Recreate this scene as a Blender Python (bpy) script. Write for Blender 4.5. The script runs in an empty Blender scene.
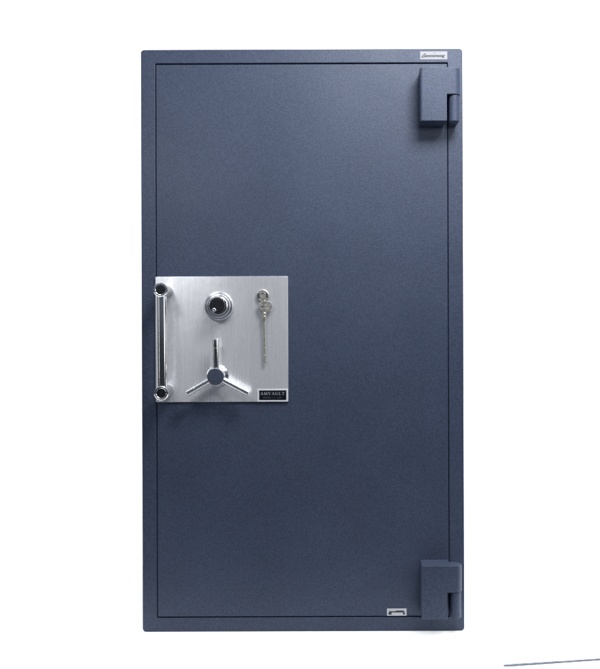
import bpy, bmesh, math, random
from mathutils import Vector, Matrix
random.seed(4)
S, D, ZC = 0.00315, 2.3, 0.9356          # metres per photo pixel on the door plane, camera distance, camera height
sc = bpy.context.scene
COL = sc.collection
PI = math.pi

def P(px, py, t=0.0):
    k = S * (D - t) / D
    return Vector(((px - 300) * k, -t, ZC - (py - 334.5) * k))

# ------------------------------------------------------------------ materials
def mat(name, base, metallic=0.0, rough=0.5, spec=0.5, noise=None, bump=None, aniso=None, coat=0.0):
    """noise=(scale, amount) colour mottling; bump=(scale, strength, distance)"""
    m = bpy.data.materials.new(name); m.use_nodes = True
    nt = m.node_tree; b = nt.nodes['Principled BSDF']
    b.inputs['Base Color'].default_value = (*base, 1)
    b.inputs['Metallic'].default_value = metallic
    b.inputs['Roughness'].default_value = rough
    b.inputs['Specular IOR Level'].default_value = spec
    b.inputs['Coat Weight'].default_value = coat
    tc = nt.nodes.new('ShaderNodeTexCoord')
    if noise:
        n = nt.nodes.new('ShaderNodeTexNoise'); n.inputs['Scale'].default_value = noise[0]
        n.inputs['Detail'].default_value = 3
        nt.links.new(tc.outputs['Object'], n.inputs['Vector'])
        r = nt.nodes.new('ShaderNodeMapRange')
        r.inputs['From Min'].default_value = 0.3; r.inputs['From Max'].default_value = 0.7
        r.inputs['To Min'].default_value = 1 - noise[1]; r.inputs['To Max'].default_value = 1 + noise[1]
        nt.links.new(n.outputs['Fac'], r.inputs['Value'])
        v = nt.nodes.new('ShaderNodeVectorMath'); v.operation = 'SCALE'
        v.inputs[0].default_value = base
        nt.links.new(r.outputs['Result'], v.inputs['Scale'])
        nt.links.new(v.outputs[0], b.inputs['Base Color'])
    if bump:
        n2 = nt.nodes.new('ShaderNodeTexNoise'); n2.inputs['Scale'].default_value = bump[0]
        n2.inputs['Detail'].default_value = 2
        nt.links.new(tc.outputs['Object'], n2.inputs['Vector'])
        bp = nt.nodes.new('ShaderNodeBump'); bp.inputs['Strength'].default_value = bump[1]
        bp.inputs['Distance'].default_value = bump[2]
        nt.links.new(n2.outputs['Fac'], bp.inputs['Height'])
        nt.links.new(bp.outputs['Normal'], b.inputs['Normal'])
    if aniso:
        # fine brushed lines running up and down: stretched noise into roughness and bump
        mp = nt.nodes.new('ShaderNodeMapping'); mp.inputs['Scale'].default_value = aniso
        nt.links.new(tc.outputs['Object'], mp.inputs['Vector'])
        n3 = nt.nodes.new('ShaderNodeTexNoise'); n3.inputs['Scale'].default_value = 1.0; n3.inputs['Detail'].default_value = 3
        nt.links.new(mp.outputs[0], n3.inputs['Vector'])
        mr = nt.nodes.new('ShaderNodeMapRange')
        mr.inputs['From Min'].default_value = 0.3; mr.inputs['From Max'].default_value = 0.7
        mr.inputs['To Min'].default_value = rough - 0.012; mr.inputs['To Max'].default_value = rough + 0.012
        nt.links.new(n3.outputs['Fac'], mr.inputs['Value']); nt.links.new(mr.outputs[0], b.inputs['Roughness'])
        mc = nt.nodes.new('ShaderNodeMapRange')
        mc.inputs['From Min'].default_value = 0.3; mc.inputs['From Max'].default_value = 0.7
        mc.inputs['To Min'].default_value = 0.98; mc.inputs['To Max'].default_value = 1.02
        nt.links.new(n3.outputs['Fac'], mc.inputs['Value'])
        vs = nt.nodes.new('ShaderNodeVectorMath'); vs.operation = 'SCALE'; vs.inputs[0].default_value = base
        nt.links.new(mc.outputs[0], vs.inputs['Scale']); nt.links.new(vs.outputs[0], b.inputs['Base Color'])
        # very slight unevenness of the sheet, so reflections in it wander a little
        n4 = nt.nodes.new('ShaderNodeTexNoise'); n4.inputs['Scale'].default_value = 14; n4.inputs['Detail'].default_value = 2
        nt.links.new(tc.outputs['Object'], n4.inputs['Vector'])
        bp = nt.nodes.new('ShaderNodeBump'); bp.inputs['Strength'].default_value = 0.35; bp.inputs['Distance'].default_value = 0.002
        nt.links.new(n4.outputs['Fac'], bp.inputs['Height']); nt.links.new(bp.outputs['Normal'], b.inputs['Normal'])
        b.inputs['Anisotropic'].default_value = 0.75
        tg = nt.nodes.new('ShaderNodeCombineXYZ'); tg.inputs[2].default_value = 1.0
        nt.links.new(tg.outputs[0], b.inputs['Tangent'])
    return m

M = {}
def paint_mat():
    m = bpy.data.materials.new('hammered_blue_paint'); m.use_nodes = True
    nt = m.node_tree; b = nt.nodes['Principled BSDF']; L = nt.links
    tc = nt.nodes.new('ShaderNodeTexCoord')
    fine = nt.nodes.new('ShaderNodeTexNoise'); fine.inputs['Scale'].default_value = 260; fine.inputs['Detail'].default_value = 4
    fine.inputs['Roughness'].default_value = 0.65
    broad = nt.nodes.new('ShaderNodeTexNoise'); broad.inputs['Scale'].default_value = 5; broad.inputs['Detail'].default_value = 4
    for n in (fine, broad): L.new(tc.outputs['Object'], n.inputs['Vector'])
    cr = nt.nodes.new('ShaderNodeValToRGB')
    cr.color_ramp.elements[0].position = 0.34; cr.color_ramp.elements[0].color = (0.023, 0.031, 0.054, 1)
    cr.color_ramp.elements[1].position = 0.68; cr.color_ramp.elements[1].color = (0.044, 0.058, 0.095, 1)
    L.new(fine.outputs['Fac'], cr.inputs['Fac'])
    mr = nt.nodes.new('ShaderNodeMapRange')
    mr.inputs['From Min'].default_value = 0.3; mr.inputs['From Max'].default_value = 0.7
    mr.inputs['To Min'].default_value = 0.94; mr.inputs['To Max'].default_value = 1.06
    L.new(broad.outputs['Fac'], mr.inputs['Value'])
    v = nt.nodes.new('ShaderNodeVectorMath'); v.operation = 'SCALE'
    L.new(cr.outputs['Color'], v.inputs[0]); L.new(mr.outputs[0], v.inputs['Scale'])
    L.new(v.outputs[0], b.inputs['Base Color'])
    bp = nt.nodes.new('ShaderNodeBump'); bp.inputs['Strength'].default_value = 0.45; bp.inputs['Distance'].default_value = 0.0012
    L.new(fine.outputs['Fac'], bp.inputs['Height']); L.new(bp.outputs['Normal'], b.inputs['Normal'])
    wear = nt.nodes.new('ShaderNodeTexNoise'); wear.inputs['Scale'].default_value = 3.2; wear.inputs['Detail'].default_value = 6
    wear.inputs['Roughness'].default_value = 0.6; wear.inputs['Distortion'].default_value = 0.6
    L.new(tc.outputs['Object'], wear.inputs['Vector'])
    wr = nt.nodes.new('ShaderNodeMapRange')
    wr.inputs['From Min'].default_value = 0.3; wr.inputs['From Max'].default_value = 0.7
    wr.inputs['To Min'].default_value = 0.39; wr.inputs['To Max'].default_value = 0.52
    L.new(wear.outputs['Fac'], wr.inputs['Value']); L.new(wr.outputs[0], b.inputs['Roughness'])
    b.inputs['Specular IOR Level'].default_value = 0.2
    return m
M['paint'] = paint_mat()
M['steel'] = mat('brushed_steel', (0.72, 0.725, 0.745), 0.72, 0.28, aniso=(420, 420, 9))
M['chrome'] = mat('polished_chrome', (0.78, 0.79, 0.80), 1.0, 0.14, noise=(30, 0.04))
M['chromeplate'] = mat('bright_aluminium', (0.62, 0.63, 0.65), 0.3, 0.35, noise=(200, 0.06))
M['satin'] = mat('satin_chrome', (0.78, 0.79, 0.81), 1.0, 0.20, noise=(60, 0.08), bump=(300, 0.1, 0.0005))
M['key'] = mat('worn_nickel', (0.36, 0.355, 0.325), 0.8, 0.40, noise=(120, 0.25), bump=(400, 0.2, 0.0005))
M['black'] = mat('black_plastic', (0.006, 0.007, 0.010), 0, 0.38, 0.3, noise=(90, 0.2), bump=(500, 0.15, 0.0005))
M['hub'] = mat('dark_hub_face', (0.045, 0.055, 0.085), 0.3, 0.45, 0.4, noise=(200, 0.25), bump=(400, 0.2, 0.0005))
M['platebk'] = mat('black_enamel', (0.004, 0.005, 0.008), 0, 0.3, 0.3, noise=(90, 0.2))
M['silver'] = mat('silver_print', (0.21, 0.23, 0.28), 0.2, 0.45, noise=(300, 0.2))
M['silverdim'] = mat('silver_fine_print', (0.09, 0.10, 0.13), 0.2, 0.5, noise=(300, 0.2))
M['foil'] = mat('foil_label', (0.40, 0.41, 0.42), 0.5, 0.42, noise=(200, 0.12))
M['sticker'] = mat('white_vinyl', (0.14, 0.145, 0.16), 0, 0.5, noise=(120, 0.05))
M['ink'] = mat('dark_blue_ink', (0.008, 0.011, 0.03), 0, 0.6, noise=(200, 0.2))
M['inkgrey'] = mat('grey_ink', (0.07, 0.08, 0.11), 0, 0.6, noise=(200, 0.2))
M['white'] = mat('white_paper', (0.90, 0.90, 0.90), 0, 0.9, 0.0, noise=(2, 0.01))
M['floor'] = mat('unseen_dark_floor', (0.11, 0.115, 0.13), 0, 0.8, 0.2, noise=(6, 0.15), bump=(150, 0.2, 0.001))
M['strip'] = mat('blue_grey_line', (0.10, 0.115, 0.14), 0.0, 0.6, 0.2, noise=(60, 0.3))
M['cavity'] = M['paint']

# ------------------------------------------------------------------ mesh helpers
def link(name, bm, m, parent=None, bevel=0, segs=3, smooth=True, angle=30):
    bmesh.ops.recalc_face_normals(bm, faces=bm.faces)
    me = bpy.data.meshes.new(name); bm.to_mesh(me); bm.free()
    ms = m if isinstance(m, (list, tuple)) else [m]
    for x in ms: me.materials.append(x)
    o = bpy.data.objects.new(name, me); COL.objects.link(o)
    if parent: o.parent = parent
    if smooth:
        for p in me.polygons: p.use_smooth = True
    if bevel:
        b = o.modifiers.new('bevel', 'BEVEL'); b.width = bevel; b.segments = segs
        b.limit_method = 'ANGLE'; b.angle_limit = math.radians(angle); b.harden_normals = True
    elif smooth:
        # sharp edges by angle
        bm2 = bmesh.new(); bm2.from_mesh(me)
        for e in bm2.edges:
            if len(e.link_faces) == 2 and e.calc_face_angle(0) > math.radians(angle): e.smooth = False
        bm2.to_mesh(me); bm2.free()
    return o

def rrect(x0, z0, x1, z1, r, k=6):
    pts = []
    for cx, cz, a0 in ((x1 - r, z1 - r, 0), (x0 + r, z1 - r, 90), (x0 + r, z0 + r, 180), (x1 - r, z0 + r, 270)):
        for i in range(k + 1):
            a = math.radians(a0 + 90 * i / k)
            pts.append((cx + r * math.cos(a), cz + r * math.sin(a)))
    return pts

def extrude_xz(bm, pts, t0, t1, mi=0):
    """prism whose outline lies in x/z, from t0 (back) to t1 (front); t is metres in front of the door plane"""
    a = [bm.verts.new((x, -t0, z)) for x, z in pts]
    b = [bm.verts.new((x, -t1, z)) for x, z in pts]
    n = len(pts); fs = [bm.faces.new(a), bm.faces.new(b[::-1])]
    for i in range(n):
        fs.append(bm.faces.new((a[i], a[(i + 1) % n], b[(i + 1) % n], b[i])))
    for f in fs: f.material_index = mi

def extrude_xt(bm, pts, z0, z1):
    a = [bm.verts.new((x, -t, z0)) for x, t in pts]
    b = [bm.verts.new((x, -t, z1)) for x, t in pts]
    n = len(pts); bm.faces.new(a[::-1]); bm.faces.new(b)
    for i in range(n): bm.faces.new((a[i], b[i], b[(i + 1) % n], a[(i + 1) % n]))

def lathe(bm, c, axis, prof, n=64, flute=None, mi=0):
    """prof: list of (radius, distance along axis) from c; flute=(count, depth, first_index, last_index)"""
    axis = Vector(axis).normalized()
    u = axis.orthogonal().normalized(); v = axis.cross(u)
    rings = []
    for j, (r, h) in enumerate(prof):
        if r <= 1e-7:
            rings.append([bm.verts.new(Vector(c) + axis * h)]); continue
        ring = []
        for i in range(n):
            a = 2 * PI * i / n; rr = r
            if flute and flute[2] <= j <= flute[3]:
                rr = r - flute[1] * (0.5 - 0.5 * math.cos(a * flute[0])) 
            ring.append(bm.verts.new(Vector(c) + axis * h + (u * math.cos(a) + v * math.sin(a)) * rr))
        rings.append(ring)
    fs = []
    for A, B in zip(rings, rings[1:]):
        if len(A) == 1 and len(B) == 1: continue
        for i in range(n):
            j = (i + 1) % n
            if len(A) == 1: fs.append(bm.faces.new((A[0], B[j], B[i])))
            elif len(B) == 1: fs.append(bm.faces.new((A[i], A[j], B[0])))
            else: fs.append(bm.faces.new((A[i], A[j], B[j], B[i])))
    for f in fs: f.material_index = mi
    if len(rings[0]) > 1: bm.faces.new(rings[0][::-1]).material_index = mi
    if len(rings[-1]) > 1: bm.faces.new(rings[-1]).material_index = mi

def rod(bm, a, b, r0, r1=None, n=32, bev=0.0):
    a, b = Vector(a), Vector(b); r1 = r0 if r1 is None else r1; L = (b - a).length
    if bev: prof = [(r0 - bev, 0), (r0, bev), (r1, L - bev), (r1 - bev, L)]
    else: prof = [(r0, 0), (r1, L)]
    lathe(bm, a, b - a, prof, n)

def torus(bm, c, axis, R, r, n=40, k=12):
    axis = Vector(axis).normalized(); u = axis.orthogonal().normalized(); v = axis.cross(u)
    rings = []
    for i in range(n):
        a = 2 * PI * i / n; d = u * math.cos(a) + v * math.sin(a)
        rings.append([bm.verts.new(Vector(c) + d * (R + r * math.cos(2 * PI * j / k)) + axis * r * math.sin(2 * PI * j / k)) for j in range(k)])
    for i in range(n):
        for j in range(k):
            bm.faces.new((rings[i][j], rings[(i + 1) % n][j], rings[(i + 1) % n][(j + 1) % k], rings[i][(j + 1) % k]))

def empty(name, loc=(0, 0, 0)):
    o = bpy.data.objects.new(name, None); COL.objects.link(o); o.location = loc; o.empty_display_size = 0.1
    return o

# ------------------------------------------------------------------ setting: one white paper sweep
bm = bmesh.new()
prof = [(-0.268, 0.0), (2.2, 0.0)]
for i in range(1, 17):
    a = PI / 2 * i / 16
    prof.append((2.2 + 1.0 * math.sin(a), 1.0 - 1.0 * math.cos(a)))
prof.append((3.2, 5.0))
rows = [[bm.verts.new((x, y, z)) for (y, z) in prof] for x in (-5, 5)]
rows2 = [[bm.verts.new((x, y + (0.02 if z > 0.5 else 0), z - 0.02)) for (y, z) in prof] for x in (-5, 5)]
for i in range(len(prof) - 1):
    bm.faces.new((rows[0][i], rows[1][i], rows[1][i + 1], rows[0][i + 1]))
sweep = link('backdrop', bm, M['white'])
sweep['kind'] = 'structure'
bm = bmesh.new()
bm.faces.new([bm.verts.new(p) for p in ((-8, -6, -0.004), (8, -6, -0.004), (8, 6, -0.004), (-8, 6, -0.004))])
fl = link('floor', bm, M['floor']); fl['kind'] = 'structure'  # unseen dark floor, added beyond the sweep to cut bounce light

# ------------------------------------------------------------------ safe
safe = empty('safe', (0, 0.36, 0))
safe['label'] = 'tall dark blue-grey hammered steel security safe with brushed steel lock plate and two block hinges'
safe['category'] = 'safe'
inv = Matrix.Translation((0, -0.36, 0))
def part(name, bm, m, parent=safe, **kw):
    if parent is safe: bmesh.ops.transform(bm, matrix=inv, verts=bm.verts)
    else: bmesh.ops.transform(bm, matrix=inv, verts=bm.verts)
    return link(name, bm, m, parent, **kw)

BX0, BX1, BZ0, BZ1 = -0.4990, 0.5152, 0.0, 0.9356 + 285.5 * S
OX0, OX1 = (156.2 - 300) * S, (448.6 - 300) * S
OZ1, OZ0 = ZC + (334.5 - 63.0) * S, ZC + (334.5 - 617.4) * S
G = 0.0045
bm = bmesh.new()
outer = rrect(BX0, BZ0, BX1, BZ1, 0.011); inner = rrect(OX0, OZ0, OX1, OZ1, 0.003)
n = len(outer)
def loop(pts, y): return [bm.verts.new((x, y, z)) for x, z in pts]
of, ob, nf, nb = loop(outer, 0), loop(outer, 0.72), loop(inner, 0), loop(inner, 0.14)
for i in range(n):
    j = (i + 1) % n
    bm.faces.new((of[i], of[j], nf[j], nf[i])); bm.faces.new((of[i], ob[i], ob[j], of[j]))
    bm.faces.new((nf[i], nf[j], nb[j], nb[i]))
bm.faces.new(ob); bm.faces.new(nb)
part('body', bm, M['paint'], bevel=0.0035)

bm = bmesh.new()
extrude_xz(bm, rrect(OX0 + 0.0028, OZ0 + 0.004, OX1 - 0.0024, OZ1 - G, 0.002, 3), -0.12, 0.0005)
part('door', bm, M['paint'], bevel=0.003)

# hinges: leaf with its upper knuckle (plan outline), lower knuckle fixed to the body
def hinge(zt, h=0.164, slot=0.0):
    X0, XC, XB = 0.3705, 0.4757, 0.4525 - slot
    full = [(X0 + 0.006, 0.001), (X0, 0.065 - 0.008)]
    for i in range(1, 6):
        a = PI / 2 * i / 5; full.append((X0 + 0.008 - 0.008 * math.cos(a), 0.057 + 0.008 * math.sin(a)))
    R = 0.0205
    for i in range(0, 19):
        a = PI / 2 - PI * i / 18; full.append((XC + R * math.cos(a), 0.0445 + R * math.sin(a)))
    full += [(0.4625, 0.024), (0.4625, 0.001)]
    low = [p for p in full if p[0] < 0.40] + [(XB, 0.065), (XB, 0.001)]
    bm = bmesh.new(); extrude_xt(bm, full, zt - h / 2, zt)
    extrude_xt(bm, low, zt - h, zt - h / 2 + 0.002)
    leaf = part('hinge', bm, M['paint'], bevel=0.0016)
    bm = bmesh.new()
    kn = []
    c, r = 0.4774, 0.0165
    for i in range(0, 25):
        a = PI + 0.3 - (PI + 0.6) * i / 24
        kn.append((c + r * math.cos(a), 0.0455 + r * math.sin(a)))
    kn += [(c + 0.0158, 0.0008), (c - 0.0100, 0.0008), (c - 0.0100, 0.030)]
    extrude_xt(bm, kn, zt - h + 0.001, zt - h / 2 - 0.0015)
    part('hinge_knuckle', bm, M['paint'], leaf, bevel=0.0015)
    return leaf
hinge(1.7525)
hinge(0.2255, slot=0.004)

# lock plate
T0 = 0.006
bm = bmesh.new()
a = P(155.6, 401.6, T0); b = P(288.2, 276.2, T0)
extrude_xz(bm, rrect(a.x, a.z, b.x, b.z, 0.003, 3), 0.0009, T0)
part('lock_plate', bm, M['steel'], bevel=0.0012)

# pull handle: bar, two posts with black-ended caps
def post(px, py, parent):
    c = P(px, py, 0.11); base = Vector((c.x, -T0 - 0.0004, c.z))
    bm = bmesh.new()
    lathe(bm, base, (0, -1, 0), [(0.0195, 0), (0.0205, 0.002), (0.0205, 0.070), (0.0215, 0.074), (0.0215, 0.1018), (0.0195, 0.1040),
                                 (0.0158, 0.1040), (0.0145, 0.1030), (0.0145, 0.100)], 64)
    o = part('post', bm, M['chrome'], parent)
    bm = bmesh.new()
    lathe(bm, base + Vector((0, -0.098, 0)), (0, -1, 0), [(0.0142, 0), (0.0142, 0.0035), (0.0130, 0.0048), (0.0, 0.0048)], 48)
    part('end_plug', bm, M['black'], parent)
    return c
top = P(160.6, 289.2, 0.11); bot = P(161.0, 392.8, 0.11)
bm = bmesh.new()
rod(bm, (top.x, -0.088, top.z - 0.019), (bot.x, -0.088, bot.z + 0.019), 0.0145, n=48)
handle = part('pull_handle', bm, M['chrome'])
post(160.6, 289.2, handle); post(161.0, 392.8, handle)

# combination dial: stepped chrome rings, black knob, silver pin
c0 = P(219.2, 305.8, T0 + 0.0004)
bm = bmesh.new()
lathe(bm, c0, (0, -1, 0), [(0.0450, 0), (0.0455, 0.002), (0.0450, 0.008), (0.0425, 0.012), (0.0395, 0.013), (0.0390, 0.0115), (0.0375, 0.0115),
                           (0.0370, 0.018), (0.0350, 0.021), (0.0325, 0.0215), (0.0318, 0.020), (0.0305, 0.020), (0.0300, 0.026),
                           (0.0285, 0.030), (0.0270, 0.031), (0.0265, 0.029)], 96)
dial = part('combination_dial', bm, M['satin'])
bm = bmesh.new()
lathe(bm, c0 + Vector((0, -0.024, 0)), (0, -1, 0), [(0.0262, 0), (0.0262, 0.006), (0.0252, 0.008), (0.0250, 0.030), (0.0238, 0.033), (0.0160, 0.0335), (0.0150, 0.0325), (0, 0.0325)],
      144, flute=(24, 0.0012, 1, 4))
part('knob', bm, M['black'], dial)
kp = P(214.2, 309.9, 0.063)
bm = bmesh.new()
lathe(bm, Vector((kp.x, -0.061, kp.z)), (0, -1, 0), [(0.0058, 0), (0.0066, 0.002), (0.0062, 0.0045), (0.0045, 0.0058), (0.0022, 0.0058), (0.0016, 0.0048), (0, 0.0048)], 32)
part('index_pin', bm, M['chrome'], dial)

# three-spoke handle: hub + spokes
hc = P(215.4, 376.3, 0.068)
bm = bmesh.new()
lathe(bm, Vector((hc.x, -T0 - 0.0004, hc.z)), (0, -1, 0), [(0.034, 0), (0.034, 0.004), (0.029, 0.007), (0.022, 0.010), (0.021, 0.022), (0.0245, 0.028),
      (0.0262, 0.030), (0.0266, 0.058), (0.0255, 0.0612)], 72)
hub = part('spoke_handle', bm, M['chrome'])
bm = bmesh.new()
lathe(bm, Vector((hc.x, -0.0672, hc.z)), (0, -1, 0), [(0.0253, 0), (0.0250, 0.0008), (0.0235, 0.0018), (0, 0.0022)], 72)
part('hub_face', bm, M['hub'], hub)
for (ex, ey) in ((215.4, 338.6), (186.6, 393.0), (248.6, 393.2)):
    e = P(ex, ey, 0.050); s = Vector((hc.x, -0.047, hc.z)); d = (e - s).normalized(); L = (e - s).length
    bm = bmesh.new()
    lathe(bm, s + d * 0.012, d, [(0.0088, 0), (0.0092, 0.012), (0.0094, L - 0.042), (0.0083, L - 0.0410), (0.0083, L - 0.0395),
                                 (0.0097, L - 0.0385), (0.0099, L - 0.016), (0.0096, L - 0.013), (0.0086, L - 0.012)], 36)
    part('spoke', bm, M['chrome'], hub)

# key lock escutcheon with recessed keyway
kc = P(263.0, 295.6, T0 + 0.0004)
bm = bmesh.new()
lathe(bm, kc, (0, -1, 0), [(0.0200, 0), (0.0200, 0.006), (0.0192, 0.009), (0.0168, 0.010), (0.0160, 0.0085), (0.0108, 0.0085), (0.0102, 0.0100), (0.0094, 0.0108), (0, 0.0110)], 64)
lock = part('key_lock', bm, M['key'])
bm = bmesh.new()
for sx in (-1, 1):      # dark arc slots either side of the cylinder
    for k in range(1):
        pts = []
        a0, a1 = (150, 215) if sx < 0 else (-25, 30)
        for i in range(9):
            a = math.radians(a0 + (a1 - a0) * i / 8); pts.append((kc.x + 0.0158 * math.cos(a), kc.z + 0.0158 * math.sin(a)))
        for i in range(9):
            a = math.radians(a1 - (a1 - a0) * i / 8); pts.append((kc.x + 0.0115 * math.cos(a), kc.z + 0.0115 * math.sin(a)))
        extrude_xz(bm, pts, T0 + 0.0085, T0 + 0.0098)
extrude_xz(bm, [(kc.x - 0.0045, kc.z + 0.006), (kc.x + 0.0045, kc.z + 0.006), (kc.x + 0.0045, kc.z + 0.0085), (kc.x - 0.0045, kc.z + 0.0085)], T0 + 0.009, T0 + 0.0125)
part('keyway', bm, M['ink'], lock)

# name plate
T1 = T0 + 0.0005
a = P(257.0, 401.4, T1); b = P(288.0, 388.9, T1)
bm = bmesh.new()
extrude_xz(bm, rrect(a.x, a.z, b.x - 0.0005, b.z, 0.001, 2), T1, T1 + 0.0016)
npl = part('name_plate', bm, M['chromeplate'], bevel=0.0004)
a = P(259.0, 399.9, T1 + 0.0018); b = P(286.1, 390.3, T1 + 0.0018)
bm = bmesh.new(); extrude_xz(bm, rrect(a.x, a.z, b.x, b.z, 0.0004, 1), T1 + 0.0012, T1 + 0.0020)
part('enamel_panel', bm, M['platebk'], npl, bevel=0.0002)

# serif capitals drawn as strokes on a 0..1 box: (x0,z0,x1,z1,width)
TK, TN, SE = 0.20, 0.09, 0.07
GL = {
 'A': (0.95, [(0.12, 0.04, 0.46, 0.98, TN), (0.82, 0.04, 0.48, 0.98, TK), (0.24, 0.34, 0.70, 0.34, SE), (0.0, 0.03, 0.26, 0.03, SE), (0.62, 0.03, 0.95, 0.03, SE)]),
 'M': (1.15, [(0.16, 0.03, 0.16, 0.97, TN), (0.98, 0.03, 0.98, 0.97, TK), (0.18, 0.95, 0.56, 0.08, TK), (0.56, 0.08, 0.94, 0.95, TN), (0.0, 0.03, 0.32, 0.03, SE), (0.80, 0.03, 1.15, 0.03, SE), (0.02, 0.97, 0.24, 0.97, SE), (0.92, 0.97, 1.15, 0.97, SE)]),
 'V': (0.95, [(0.14, 0.96, 0.48, 0.04, TK), (0.82, 0.96, 0.50, 0.04, TN), (0.0, 0.97, 0.32, 0.97, SE), (0.66, 0.97, 0.95, 0.97, SE)]),
 'U': (0.95, [(0.18, 0.97, 0.18, 0.25, TK), (0.18, 0.27, 0.34, 0.05, TK), (0.32, 0.06, 0.66, 0.06, 0.11), (0.64, 0.05, 0.80, 0.27, TN), (0.80, 0.25, 0.80, 0.97, TN), (0.0, 0.97, 0.36, 0.97, SE), (0.66, 0.97, 0.95, 0.97, SE)]),
 'L': (0.80, [(0.22, 0.03, 0.22, 0.97, TK), (0.02, 0.97, 0.42, 0.97, SE), (0.0, 0.035, 0.78, 0.035, SE), (0.76, 0.02, 0.76, 0.26, SE)]),
 'T': (0.88, [(0.44, 0.03, 0.44, 0.97, TK), (0.03, 0.965, 0.85, 0.965, SE), (0.05, 0.98, 0.05, 0.74, SE), (0.83, 0.98, 0.83, 0.74, SE), (0.26, 0.03, 0.62, 0.03, SE)]),
}
def strokes(bm, segs, x, z, w, h, t0, t1, bold=1.0):
    for k, (x0, z0, x1, z1, wd) in enumerate(segs):
        A = Vector((x + x0 * w, z + z0 * h)); B = Vector((x + x1 * w, z + z1 * h))
        d = (B - A); nrm = Vector((-d.y, d.x)).normalized() * wd * h * 0.5 * bold
        e = k * 0.00001
        extrude_xz(bm, [tuple(A - nrm), tuple(B - nrm), tuple(B + nrm), tuple(A + nrm)], t0, t1 + e)
bm = bmesh.new()
tt = T1 + 0.0020
word = 'AMVAULT'
l = P(260.2, 394.9, tt); r = P(284.4, 392.0, tt)
hgt = r.z - l.z
gap = 0.20
tot = sum(GL[c][0] for c in word) + gap * (len(word) - 1)
w = (r.x - l.x) / tot
x = l.x
for c in word:
    strokes(bm, GL[c][1], x, l.z, w, hgt, tt - 0.0001, tt + 0.0003, bold=1.15)
    x += (GL[c][0] + gap) * w
part('lettering', bm, M['silver'], npl, smooth=False)
bm = bmesh.new()
def tiny_row(bm, x0, x1, py, hpx, t):
    x = x0
    while x < x1 - 0.3:
        wd = random.uniform(0.45, 0.8); a = P(x, py + hpx / 2, t); b = P(min(x + wd, x1), py - hpx / 2, t)
        strokes(bm, [(0.1, 0, 0.1, 1, 0.2), (0, 0.95, 1, 0.95, 0.16), (0.9, 0.0, 0.9, 1.0, 0.2)] if random.random() < 0.5 else
                [(0.1, 0, 0.1, 1, 0.2), (0, 0.05, 1, 0.05, 0.16), (0, 0.55, 0.8, 0.55, 0.16)], a.x, a.z, b.x - a.x, b.z - a.z, t - 0.0001, t + 0.0002)
        x += wd + 0.28
for (x0, x1) in ((263.0, 271.0), (272.3, 273.1), (274.4, 275.2), (277.0, 281.2)):
    tiny_row(bm, x0, x1, 397.5, 0.9, tt)
part('fine_lettering', bm, M['silverdim'], npl, smooth=False)

# rating label, low on the door
t2 = 0.0006
def quad(bm, x0, y0, x1, y1, ta, tb, mi=0):
    a = P(x0, y1, tb); b = P(x1, y0, tb); extrude_xz(bm, [(a.x, a.z), (b.x, a.z), (b.x, b.z), (a.x, b.z)], ta, tb, mi)
bm = bmesh.new()
quad(bm, 386.0, 608.9, 405.6, 616.1, t2, t2 + 0.0010)
rl = part('rating_label', bm, M['foil'], bevel=0.0003)
bm = bmesh.new()
quad(bm, 387.4, 611.6, 404.0, 615.0, t2 + 0.0010, t2 + 0.0013)
quad(bm, 394.9, 610.9, 402.6, 611.6, t2 + 0.0010, t2 + 0.0013)
part('printed_band', bm, M['ink'], rl, smooth=False)
bm = bmesh.new()
quad(bm, 390.6, 612.9, 402.0, 614.9, t2 + 0.0013, t2 + 0.0016)
quad(bm, 386.4, 611.4, 387.9, 613.2, t2 + 0.0010, t2 + 0.0016)
quad(bm, 403.4, 611.4, 404.9, 613.2, t2 + 0.0010, t2 + 0.0016)
part('serial_strip', bm, M['foil'], rl, smooth=False)

# dealer sticker on the top right of the body
t3 = 0.0002
bm = bmesh.new()
a = P(421.0, 60.0, t3); b = P(448.2, 51.9, t3)
extrude_xz(bm, rrect(a.x, a.z, b.x, b.z, 0.0015, 3), t3, t3 + 0.0007)
st = part('sticker', bm, M['sticker'], bevel=0.0002)
def text_bm(body, size, shear, extrude, offset=0.0):
    cu = bpy.data.curves.new('lettering_curve', 'FONT'); cu.body = body; cu.size = size; cu.shear = shear
    cu.extrude = extrude; cu.offset = offset; cu.resolution_u = 3
    o = bpy.data.objects.new('lettering_tmp', cu); COL.objects.link(o)
    bpy.context.view_layer.update()
    me = bpy.data.meshes.new_from_object(o.evaluated_get(bpy.context.evaluated_depsgraph_get()))
    bpy.data.objects.remove(o); bpy.data.curves.remove(cu)
    bm = bmesh.new(); bm.from_mesh(me); bpy.data.meshes.remove(me)
    return bm
def fit(bm, x0, x1, zbase, height, t):
    xs = [v.co.x for v in bm.verts]; ys = [v.co.y for v in bm.verts]
    mx, Mx, My = min(xs), max(xs), max(ys)
    for v in bm.verts:
        v.co = Vector((x0 + (v.co.x - mx) / (Mx - mx) * (x1 - x0), -(t + v.co.z), zbase + v.co.y / My * height))
tb = text_bm('ammersong', 0.01, 0.25, 0.0002, 0.0006)
l = P(425.0, 57.4, t3); r = P(445.8, 55.5, t3)
fit(tb, l.x, r.x, l.z, (r.z - l.z), t3 + 0.0008)
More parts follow.
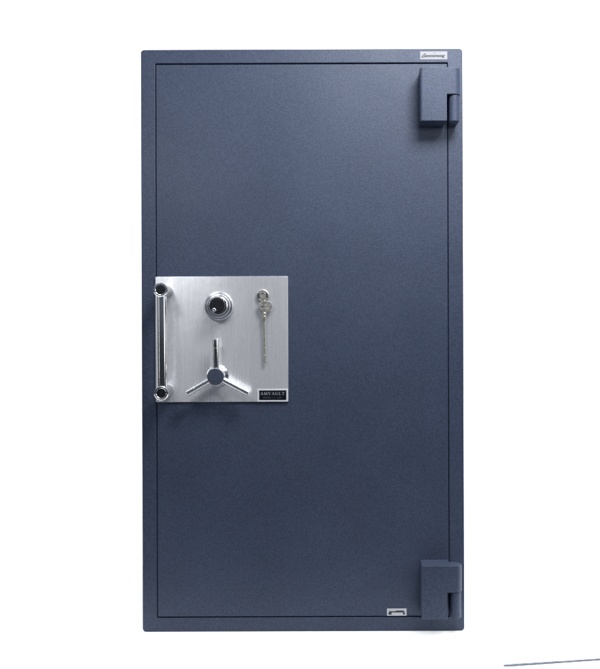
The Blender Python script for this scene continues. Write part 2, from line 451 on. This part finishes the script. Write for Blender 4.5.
# script initial: a looping swash stroke
cpts = [(422.2, 57.6), (423.0, 58.0), (424.0, 56.9), (424.5, 55.5), (425.2, 54.5), (426.3, 54.1), (426.8, 54.3), (426.0, 54.8), (424.6, 55.3), (423.2, 56.4), (422.4, 57.5), (423.6, 57.9), (425.2, 57.5)]
for q in range(len(cpts) - 1):
    A = P(*cpts[q], t3); B = P(*cpts[q + 1], t3); d = Vector((B.x - A.x, B.z - A.z)); nn = Vector((-d.y, d.x)).normalized() * 0.0009
    extrude_xz(tb, [(A.x - nn.x, A.z - nn.y), (B.x - nn.x, B.z - nn.y), (B.x + nn.x, B.z + nn.y), (A.x + nn.x, A.z + nn.y)], t3 + 0.0006, t3 + 0.0009 + q * 0.00001)
part('lettering', tb, M['ink'], st, smooth=False)
bm = bmesh.new()
e = P(435.6, 53.4, t3)
ring = [(e.x, e.z + 0.0028), (e.x + 0.0034, e.z), (e.x, e.z - 0.0028), (e.x - 0.0034, e.z)]
for q in range(4):
    A = Vector(ring[q]); B = Vector(ring[(q + 1) % 4]); d = B - A; nn = Vector((-d.y, d.x)).normalized() * 0.00035
    extrude_xz(bm, [tuple(A - nn), tuple(B - nn), tuple(B + nn), tuple(A + nn)], t3 + 0.0006, t3 + 0.0009 + q * 0.00001)
part('emblem', bm, M['inkgrey'], st, smooth=False)

# ------------------------------------------------------------------ key hanging from the lock
key = empty('key', (kc.x, -T0, kc.z))
key['label'] = 'long thin nickel key with a pierced bow hanging below the round lock'
key['category'] = 'key'
kinv = Matrix.Translation(-Vector((kc.x, -T0, kc.z)))
def kpart(name, bm, **kw):
    bmesh.ops.transform(bm, matrix=kinv, verts=bm.verts); return link(name, bm, M['key'], key, **kw)
tk = 0.020
bc = P(265.4, 306.6, tk)
# pierced bow: trefoil outline, three holes
bm = bmesh.new()
N = 72
def outl(a):
    return 0.0205 + 0.0016 * math.cos(3 * (a - PI / 2 + PI / 3 * 1))
holes = [(bc.x - 0.0088, bc.z - 0.0018, 0.0050), (bc.x + 0.0090, bc.z - 0.0018, 0.0050), (bc.x + 0.0004, bc.z + 0.0090, 0.0052)]
cu = bpy.data.curves.new('bow_curve', 'CURVE'); cu.dimensions = '2D'; cu.fill_mode = 'BOTH'; cu.extrude = 0.0022; cu.bevel_depth = 0.0007
def spl(pts):
    s = cu.splines.new('POLY'); s.points.add(len(pts) - 1); s.use_cyclic_u = True
    for p, q in zip(s.points, pts): p.co = (q[0], q[1], 0, 1)
spl([(bc.x + outl(2 * PI * i / N) * 1.02 * math.cos(2 * PI * i / N), bc.z + outl(2 * PI * i / N) * 0.9 * math.sin(2 * PI * i / N)) for i in range(N)])
for hx, hz, hr in holes:
    spl([(hx + hr * math.cos(-2 * PI * i / 24), hz + hr * math.sin(-2 * PI * i / 24)) for i in range(24)])
o = bpy.data.objects.new('bow_tmp', cu); COL.objects.link(o); bpy.context.view_layer.update()
me = bpy.data.meshes.new_from_object(o.evaluated_get(bpy.context.evaluated_depsgraph_get()))
bpy.data.objects.remove(o); bpy.data.curves.remove(cu)
bm.from_mesh(me); bpy.data.meshes.remove(me)
for v in bm.verts: v.co = Vector((v.co.x, -tk + v.co.z, v.co.y))
bmesh.ops.remove_doubles(bm, verts=bm.verts, dist=1e-6)
kpart('bow', bm)
A = P(264.6, 312.2, tk); B = P(264.3, 319.5, tk); Cc = P(264.8, 363.2, 0.016)
bm = bmesh.new(); lathe(bm, A, B - A, [(0.0050, 0), (0.0068, 0.003), (0.0068, 0.009), (0.0055, 0.011), (0.0066, 0.013), (0.0060, (B - A).length)], 28)
kpart('collar', bm)
bm = bmesh.new(); rod(bm, B, Cc, 0.0034, 0.0031, 20, 0.0006)
ln = (Cc - B).length; dd = (Cc - B).normalized()
lathe(bm, B + dd * (ln * 0.63), dd, [(0.0030, 0), (0.0036, 0.001), (0.0036, 0.003), (0.0030, 0.004)], 20)
lathe(bm, B + dd * (ln * 0.80), dd, [(0.0030, 0), (0.0036, 0.001), (0.0036, 0.003), (0.0030, 0.004)], 20)
kpart('shank', bm)
bm = bmesh.new()
for (y0, y1, xw) in ((355.6, 357.8, 1.5), (358.4, 360.6, 1.1), (361.0, 363.0, 1.7)):
    a = P(263.6, y1, 0.0175); b = P(264.6 + xw, y0, 0.0175); extrude_xz(bm, [(a.x, a.z), (b.x, a.z), (b.x, b.z), (a.x, b.z)], 0.0150, 0.0175)
kpart('bit', bm, bevel=0.0003)
rc = P(264.2, 301.8, 0.021)
bm = bmesh.new(); torus(bm, rc, (1, 0.25, 0.1), 0.0085, 0.0012)
kpart('split_ring', bm)

# ------------------------------------------------------------------ thin blue-grey line on the floor, built as a flat strip, lower right
def floor_pt(px, py):
    # where the camera ray through a photo pixel meets the floor
    dx, dz = (px - 300) * S, -(py - 334.5) * S
    k = -ZC / dz
    return Vector((dx * k, -D + D * k, 0))
a, b = floor_pt(502.5, 667.0), floor_pt(640, 658.4)
bm = bmesh.new()
d = (b - a).normalized(); nn = Vector((-d.y, d.x, 0)) 
pr = []
for q, wv in ((a, 0.0035), (a + d * 0.03, 0.0050), (a * 0.5 + b * 0.5, 0.0036), (b, 0.0030)):
    pr.append([bm.verts.new(q + nn * wv * s1 + Vector((0, 0, z))) for s1, z in ((-1, 0.0005), (1, 0.0005), (1, 0.0035), (-1, 0.0035))])
for A_, B_ in zip(pr, pr[1:]):
    for i in range(4): bm.faces.new((A_[i], A_[(i + 1) % 4], B_[(i + 1) % 4], B_[i]))
bm.faces.new(pr[0]); bm.faces.new(pr[-1][::-1])
s = link('floor_line', bm, M['strip'], bevel=0.0008)
s['label'] = 'thin blue-grey line on the white floor in front of the safe at lower right'
s['category'] = 'strip'

# ------------------------------------------------------------------ light
def area(name, loc, target, sx, sy, energy, color=(1, 1, 1), spread=180):
    l = bpy.data.lights.new(name, 'AREA'); l.shape = 'RECTANGLE'; l.size = sx; l.size_y = sy; l.energy = energy; l.color = color; l.spread = math.radians(spread)
    o = bpy.data.objects.new(name, l); COL.objects.link(o); o.location = loc
    o.rotation_euler = (Vector(target) - Vector(loc)).to_track_quat('-Z', 'Y').to_euler()
    return o
area('backdrop_fill', (-1.9, 1.3, 3.9), (-1.2, 3.0, 1.2), 2.0, 0.8, 88)  # unseen lamp pair added to wash the backdrop white
area('backdrop_fill', (1.9, 1.3, 3.9), (1.2, 3.0, 1.2), 2.0, 0.8, 88)
area('floor_fill', (0, 1.6, 4.3), (0, 1.2, 0), 4.0, 1.2, 75)  # unseen, added to whiten the sweep behind the safe
area('key_lamp', (0.62, -1.0, 2.50), (0.45, 0.0, 1.5), 0.8, 0.5, 55, (0.97, 0.98, 1.0))
area('overhead_lamp', (-0.1, -0.50, 3.6), (-0.1, -0.30, 0.0), 1.8, 0.5, 20, (0.97, 0.98, 1.0))
area('side_fill', (1.9, -0.16, 0.75), (0.5, -0.12, 0.0), 0.5, 0.2, 1.9, spread=40)  # unseen pair added to lift the shadow on the floor under the hinge
area('side_fill', (-1.9, -0.16, 0.75), (0.1, -0.12, 0.0), 0.5, 0.2, 1.1, spread=40)
area('fill_lamp', (-0.60, -1.10, 1.68), (-0.2, 0, 1.2), 0.35, 0.2, 4.5, (0.97, 0.98, 1.0))  # unseen fill pair added to brighten the middle of the door
area('fill_lamp', (0.85, -1.25, 1.75), (0.3, 0, 1.1), 0.45, 0.25, 4.5, (0.97, 0.98, 1.0))
area('streak_fill', (2.1, -1.0, 1.35), (-0.35, 0, 1.1), 0.9, 1.2, 8.0, (1, 0.98, 0.95))  # unseen pair added to put bright streaks on the chrome bar
area('streak_fill', (-1.9, -0.75, 1.25), (-0.35, 0, 1.1), 0.12, 1.1, 1.5, (1, 0.98, 0.95))

# added ambient gradient: bright above for soft top light, dark towards the floor
w = bpy.data.worlds.new('World'); sc.world = w; w.use_nodes = True
nt = w.node_tree; bg = nt.nodes['Background']
tc = nt.nodes.new('ShaderNodeTexCoord'); sp = nt.nodes.new('ShaderNodeSeparateXYZ')
nt.links.new(tc.outputs['Generated'], sp.inputs[0])
cr = nt.nodes.new('ShaderNodeValToRGB'); cr.color_ramp.interpolation = 'EASE'
e = cr.color_ramp.elements
e[0].position = 0.0; e[0].color = (0.03, 0.035, 0.045, 1)
e[1].position = 1.0; e[1].color = (1.15, 1.2, 1.3, 1)
x = e.new(0.02); x.color = (0.20, 0.235, 0.30, 1)
x = e.new(0.35); x.color = (0.28, 0.32, 0.40, 1)
x = e.new(0.60); x.color = (0.90, 0.95, 1.05, 1)
nt.links.new(sp.outputs['Z'], cr.inputs['Fac']); nt.links.new(cr.outputs[0], bg.inputs[0])
bg.inputs[1].default_value = 0.54

# ------------------------------------------------------------------ camera
cam = bpy.data.cameras.new('camera'); co = bpy.data.objects.new('camera', cam); COL.objects.link(co)
co.location = (0, -D, ZC); co.rotation_euler = (PI / 2, 0, 0)
co.rotation_euler = (Matrix.Rotation(PI / 2, 3, 'X') @ Matrix.Rotation(math.radians(-0.2), 3, 'Z')).to_euler()
cam.sensor_fit = 'VERTICAL'; cam.sensor_height = 24
cam.lens = 24 / (2 * 334.5 * S / D)
cam.clip_start = 0.05; cam.clip_end = 100
sc.camera = co
sc.view_settings.view_transform = 'Standard'; sc.view_settings.look = 'None'
sc.view_settings.exposure = 0; sc.view_settings.gamma = 1
